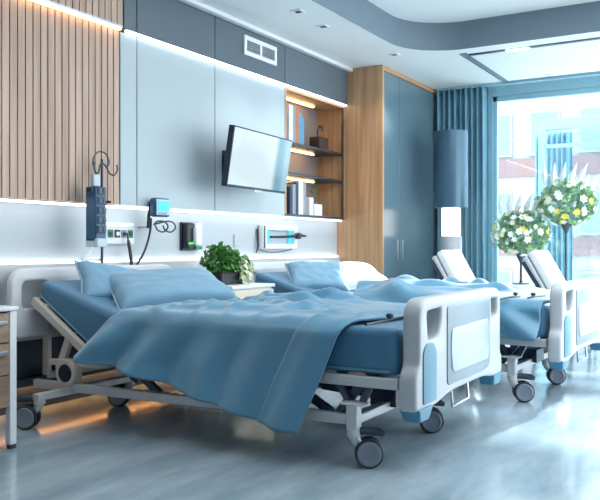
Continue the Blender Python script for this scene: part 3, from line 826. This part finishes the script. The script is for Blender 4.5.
# wall tablet with arm
a, c = at(263, Y=YW - .06), at(296, Y=YW - .06)
root = thing('wall_monitor', 'white-framed wall monitor with a black arm above the further bed', 'monitor', ((a.x + c.x) / 2, YW, .99))
w = (c.x - a.x) / 2; h = .2
link('frame', plate([(-w, 0), (w, 0), (w, h), (-w, h)], [[(-w + .04, .03), (w - .04, .03), (w - .04, h - .03), (-w + .04, h - .03)]], .06, .008, -.075), M['white'], root)
MB().box(-w - .004, -w + .012, -.08, -.005, -.002, h + .002).build('dark_edge', M['devnavy'], root, bevel=.003)
MB().box(-w + .03, w - .03, -.03, -.02, .02, h - .02).build('back_plate', M['insetlight'], root)
MB().box(-w + .045, -w + .13, -.05, -.031, .035, h - .035).build('side_screen', M['screen'], root)
MB().box(w - .12, w - .045, -.05, -.031, .035, h - .035).build('side_screen', M['screen'], root)
MB().box(-w, w, -.02, -.001, .03, h - .03).build('mount', M['alu'], root)
MB().tube([(-w + .1, -.075, .1), (.05, -.1, .105), (w - .03, -.13, .12), (w + .09, -.12, .115)], [.01, .012, .016, .008], 8).lathe([(.01, -.15), (.03, -.145), (.03, -.1), (.01, -.09)], (w - .07, 0, .115), 14, 'Y').build('arm', M['black'], root)
tag(MB().tube(smooth_path([at(257, 229, Y=YW - .015), at(257.5, 240, Y=YW - .02), at(258, 246, Y=YW - .03), at(256, 253, Y=YW - .015)]), .006, 6).tube(smooth_path([at(258, 243, Y=YW - .02), at(263, 251, Y=YW - .02), at(280, 252, Y=YW - .02), at(295, 248, Y=YW - .02)]), .004, 6).build('sensor_cable', M['darkalu']), 'thin grey sensor cable hung left of the wall monitor', 'cable')
a = at(238, 240, Y=YW - .006)
tag(MB().box(a.x - .06, a.x + .06, YW - .012, YW - .0005, a.z - .06, a.z + .05).build('wall_plate', M['wall'], bevel=.003), 'faint blank wall plate above the green plant', 'plate')

# ------------------------------------------------------------------ ceiling fittings
for (px, py), lb in (((298, 11), 'small square downlight nearest the camera in the lower ceiling'),
                     ((323, 26), 'small square downlight between the other two'),
                     ((403, 53), 'small downlight by the curved ceiling corner')):
    p = at(px, py, Z=CEIL)
    if p.y < YR + .1: p.y = YR + .14
    root = thing('downlight', lb, 'ceiling light', (p.x, p.y, CEIL - .001), 0, 'ceiling downlights')
    link('trim_ring', plate([(-.045, -.045), (.045, -.045), (.045, .045), (-.045, .045)], [[(-.03, -.03), (.03, -.03), (.03, .03), (-.03, .03)]], .008, .002), M['white'], root).rotation_euler = (R(-90), 0, 0)
    MB().box(-.032, .032, -.032, .032, -.006, -.001).build('lens', M['black'], root)
# slot diffusers and access panel
yS = at(470, 57, Z=CEIL).y
root = thing('ceiling_panel', 'white rectangular service panel with dark seams in the ceiling by the window', 'ceiling panel', (8.15, 1.2, CEIL))
u = under(root)
MB(u).box(7.47, 8.8, -1.2, yS - .03, CEIL - .012, CEIL - .001).build('panel', M['ceiling'], root, bevel=.003)
MB(u).box(7.36, 9.0, yS - .025, yS + .02, CEIL - .01, CEIL - .001).box(7.36, 9.0, yS + .035, yS + .045, CEIL - .01, CEIL - .001).build('slot', M['fascia'], root)
MB(u).box(7.42, 7.465, -1.2, yS - .03, CEIL - .01, CEIL - .001).build('slot', M['darkalu'], root)
MB(u).box(8.81, 8.83, -1.2, yS - .03, CEIL - .008, CEIL - .001).build('slot', M['darkalu'], root)
MB(u).box(7.41, 7.467, 1.88, 2.1, CEIL - .016, CEIL - .0105).build('light_bar', M['ledcool'], root)
p = at(557, 80, Z=CEIL)
tag(MB().lathe([(.01, -.03), (.035, -.025), (.05, -.012), (.05, -.0125)], (8.7, p.y, CEIL), 18).build('smoke_detector', M['alu'], smooth=60), 'small round smoke detector on the ceiling by the window', 'detector')

# ------------------------------------------------------------------ window, curtain, outside
def frame_bars(bars):
    b = MB()
    for q in bars: b.box(*q)
    return b
wy = at(493, X=XW).y
def window(name, y0, y1, x, label=None):
    o = frame_bars([(x, x + .06, y0, y0 + .05, 0, 2.76), (x, x + .06, y1 - .05, y1, 0, 2.76), (x, x + .06, y0, y1, 2.70, 2.76), (x, x + .06, y0, y1, 0, .06)]).build(name, M['winframe'], bevel=.004)
    struct(o)
    MB().box(x + .028, x + .034, y0 + .05, y1 - .05, .06, 2.70).build('pane', M['glass'], o, smooth=0)
    return o
window('window_1', 1.25, 2.72, XW + .03)
window('window_2', -.4, 1.25, XW + .03)
window('window_3', -2.3, -.4, XW + .03)
# curtain
def curt(y0, y1, x, z0, z1, waves, amp, label):
    def fn(u, v):
        y = lerp(y0, y1, u); a = u * waves * 2 * PI
        return (x + amp * math.sin(a) * (.75 + .25 * v) + .01 * math.sin(a * .37 + 3 * v), y + .3 * amp * math.sin(2 * a), lerp(z0, z1, v))
    o = MB().grid(fn, int(waves * 14), 14).build('curtain', M['curtain'], smooth=0)
    for p in o.data.polygons: p.use_smooth = True
    s_ = o.modifiers.new('t', 'SOLIDIFY'); s_.thickness = .006
    return tag(o, label, 'curtain')
curt(wy + .01, 3.33, 8.9, .015, CEIL - .03, 9, .045, 'blue floor-length curtain bunched between the wardrobe and the window')
tag(MB().box(8.86, 8.94, -2.3, 3.33, CEIL - .03, CEIL - .002).build('curtain_rail', M['winframe'], bevel=.003), 'curtain rail along the ceiling above the window', 'rail')
# terrace beyond the glass
struct(MB().box(XW + .15, 12.5, -4, 5, -.1, -.01).build('floor_terrace', M['terrace'], smooth=0))
struct(MB().box(XW + .15, 9.6, -4, 5, 2.80, 2.9).build('roof_terrace', M['ceiling'], smooth=0))
root = thing('terrace_screen', 'glazed terrace screen with a blue-grey frame outside the window', 'screen', (11, 1.0, 0))
u = under(root)
yy = at(545, X=11).y
frame_bars([(10.95, 11.05, -3, yy + .05, 2.6, 2.75), (10.95, 11.05, yy - .02, yy + .08, 0, 2.6), (10.95, 11.05, -1.6, -1.5, 0, 2.6), (10.95, 11.05, -3, yy, 0, .12), (10.95, 11.05, -3, yy, 2.35, 2.4)]).build('frame', M['winframe'], root, bevel=.004).location = u
MB(u).box(10.99, 11.01, -3, yy - .02, .12, 2.6).build('pane', M['glass'], root, smooth=0)
curt(at(572, X=11.3).y, at(536, X=11.3).y, 11.3, .0, 2.6, 7, .06, 'blue curtain outside, behind the terrace screen')
# far building
root = thing('far_building', 'pale building with pinkish bands seen beyond the terrace', 'building', (27, at(524, X=27).y, -3))
MB().box(0, 8, -3.5, 3, 0, 9.5).build('wall', M['bldg'], root)
MB().box(-.3, 8.2, -3.7, 3.2, 9.5, 9.8).build('roof', M['bldg'], root)
for z in (1.5, 4.2, 6.9):
    MB().box(-.12, 0, -3.3, 2.8, z - .5, z + .1).build('band', M['bldgpink'], root)
    for y in (-2.8, -1.2, .4, 1.9):
        f = MB().box(-.1, .0, y, y + 1.0, z + .2, z + 1.7).build('window', M['bldg'], root)
        MB().box(-.13, -.1, y + .08, y + .92, z + .28, z + 1.62).build('pane', M['bldgglass'], f)

# floor lamp column
lp = at(451, X=8.35)
root = thing('floor_lamp', 'tall column floor lamp with a blue shade in front of the curtain', 'lamp', (lp.x, lp.y, 0))
zz = lambda py: CAM_H + (HY - py) / F * (lp.x * CT + lp.y * ST)
MB().lathe([(.15, 0), (.16, .02), (.13, .03), (.12, .05), (.12, zz(236) - .002), (.1, zz(236) - .001)], n=32).build('column', M['plastic'], root)
MB().lathe([(.1, zz(236)), (.105, zz(235)), (.105, zz(209)), (.1, zz(208.5))], n=32).build('diffuser', M['lampglow'], root)
MB().lathe([(.12, zz(208)), (.185, zz(208)), (.185, zz(132)), (.17, zz(131.5))], n=40).build('shade', M['lampshade'], root)

# recliners by the window
def recliner(label, x, y):
    r = thing('recliner', label, 'chair', (x, y, 0), 0, 'recliners by the window')
    for sx in (-.27, .27):
        f = MB(); f.beam((sx, .05, .0), (sx, .1, .38), .04, .04).beam((sx, -.5, .0), (sx, -.45, .38), .04, .04).beam((sx, -.52, .36), (sx, .14, .36), .04, .05).beam((sx, .1, .38), (sx, .40, .86), .03, .04)
        f.build('side_frame', M['darkalu'], r, bevel=.004)
    MB().box(-.25, .25, -.52, .08, .39, .48).build('seat', M['white'], r, bevel=.03, seg=3)
    up = Vector((0, .28, .5)).normalized(); nn = Vector((0, -up.z, up.y))
    MB().obox(Vector((0, .18, .69)) , (.27, 0, 0), up * .31, nn * .045).build('backrest', M['white'], r, bevel=.03, seg=3)
    MB().obox(Vector((0, .18, .69)) - nn * .075, (.28, 0, 0), up * .29, nn * .025).build('back_shell', M['plastic'], r, bevel=.015)
    return r
r1 = at(470, X=7.7); r2 = at(562, X=7.75)
recliner('white padded recliner in front of the floor lamp and curtain', r1.x, r1.y - .1)
recliner('white padded recliner below the flowers, nearer the right edge', r2.x, r2.y - .1)

# low console table with flowers
root = thing('console_table', 'low white table with flower vases along the window', 'table', (8.5, 2.0, 0))
MB().box(-.2, .2, -.55, .55, .57, .6).build('tabletop', M['white'], root, bevel=.006)
for sx in (-.17, .17):
    for sy in (-.5, .5): MB().box(sx - .02, sx + .02, sy - .02, sy + .02, 0, .57).build('leg', M['alu'], root)
def flowers(px, zc, rad, label, seed):
    p = at(px, X=8.48)
    r = thing('flower_vase', label, 'flowers', (p.x, p.y, .6005))
    zc -= .6
    MB().lathe([(.09, 0), (.095, .012), (.02, .02), (.014, .05), (.012, zc - rad * 1.05), (.06, zc - rad * .7), (.055, zc - rad * .7)], n=20).build('vase', M['darkalu'], r)
    b = MB(); rnd = random.Random(seed)
    for i in range(14):
        d = Vector((rnd.gauss(0, 1), rnd.gauss(0, 1), rnd.gauss(.6, .6))).normalized() * rad * .9
        b.tube([(0, 0, zc - rad * .7), (d.x * .4, d.y * .4, zc + d.z * .3 - .06), (d.x, d.y, zc + d.z)], .004, 5)
    b.build('stems', M['leafpale'], r)
    b = MB(); leafcloud(b, (0, 0, zc), (rad, rad, rad * .75), 420, .085, seed, droop=.1); b.build('foliage', M['leafpale'], r, smooth=0)
    b = MB(); leafcloud(b, (0, 0, zc), (rad * .9, rad * .9, rad * .7), 200, .08, seed + 50, droop=.1); b.build('blue_foliage', M['leafblue'], r, smooth=0)
    k = 0
    for i in range(80):
        d = Vector((rnd.gauss(0, 1), rnd.gauss(0, 1), rnd.gauss(0, 1))).normalized()
        c = Vector((d.x * rad, d.y * rad, zc + d.z * rad * .78)); b = MB()
        rr = rnd.uniform(.02, .042)
        for q in range(6):
            a = q * PI / 3; e = d.orthogonal().normalized(); e2 = d.cross(e); t = (e * math.cos(a) + e2 * math.sin(a))
            sdv = d.cross(t) * rr * .45
            b.add([c, c + t * rr * .6 + sdv + d * .006, c + t * rr * 1.2 + d * .012, c + t * rr * .6 - sdv + d * .006], [(0, 1, 2, 3)])
        b.build('blossom', M[('palebloom', 'whitebloom', 'palebloom', 'whitebloom', 'whitebloom', 'palebloom', 'yellowbloom')[i % 7]], r, smooth=0)
    for i in range(5):
        t = Vector((-.1 + .12 * rnd.random(), -.5 + .5 * i / 4, 1.0)).normalized(); c = Vector((0, -.1 + .08 * i, zc + rad * .55))
        sd = Vector((0, 1, .2)).normalized() * .035; b = MB()
        b.add([c, c + t * .12 + sd, c + t * .27, c + t * .12 - sd, c + t * .12 + Vector((-.02, 0, 0))], [(0, 1, 4), (1, 2, 4), (2, 3, 4), (3, 0, 4)])
        b.build('petal_spike', M['whitebloom'], r, smooth=0)
    return r
flowers(521, 1.15, .31, 'green and white flowers in a thin dark vase, left of the two', 21)
flowers(566, 1.46, .31, 'taller green and white flower arrangement, right of the two', 37)

# ------------------------------------------------------------------ lights
def area(name, loc, rot_, sx, sy, e, col):
    l = bpy.data.lights.new(name, 'AREA'); l.shape = 'RECTANGLE'; l.size = sx; l.size_y = sy; l.energy = e; l.color = col
    o = bpy.data.objects.new(name, l); C.objects.link(o); o.location = loc; o.rotation_euler = rot_
    return o
sun = bpy.data.lights.new('sun', 'SUN'); sun.energy = 9; sun.angle = R(1.5); sun.color = (1, .97, .93)
so = bpy.data.objects.new('sun', sun); C.objects.link(so)
so.rotation_euler = Vector((1, -.15, .5)).to_track_quat('Z', 'Y').to_euler()
w = bpy.data.worlds.new('World'); SC.world = w; w.use_nodes = True
bg = w.node_tree.nodes['Background']; bg.inputs[0].default_value = (.93, .98, 1, 1); bg.inputs[1].default_value = 3.4
# soft spots at the three downlights, plus an unseen one added as fill
for x, y in ((5.4, 3.3), (6.0, 3.3), (7.3, 3.1), (2.5, 3.3)):
    l = bpy.data.lights.new('downlight_beam', 'SPOT'); l.energy = 25; l.spot_size = R(95); l.spot_blend = .8; l.color = (.9, .96, 1); l.shadow_soft_size = .05
    o = bpy.data.objects.new('downlight_beam', l); C.objects.link(o); o.location = (x, y, CEIL - .03)
area('raised_ceiling_fill', (4.5, .5, UP - .03), (0, 0, 0), 3.5, 2.5, 80, (.88, .95, 1))  # added fill without a fixture, brightens the room from above

# ------------------------------------------------------------------ camera
cam = bpy.data.cameras.new('camera'); co = bpy.data.objects.new('camera', cam); C.objects.link(co)
cam.sensor_fit = 'HORIZONTAL'; cam.sensor_width = 36; cam.lens = F / 600 * 36
cam.shift_y = -3 / 600
co.location = (0, 0, CAM_H)
co.rotation_euler = (R(90), 0, -PI / 2 + TH)
cam.clip_start = .05
SC.camera = co
SC.view_settings.view_transform = 'Standard'; SC.view_settings.look = 'None'
SC.view_settings.exposure = .4; SC.view_settings.gamma = 1
SC.cycles.use_denoising = True
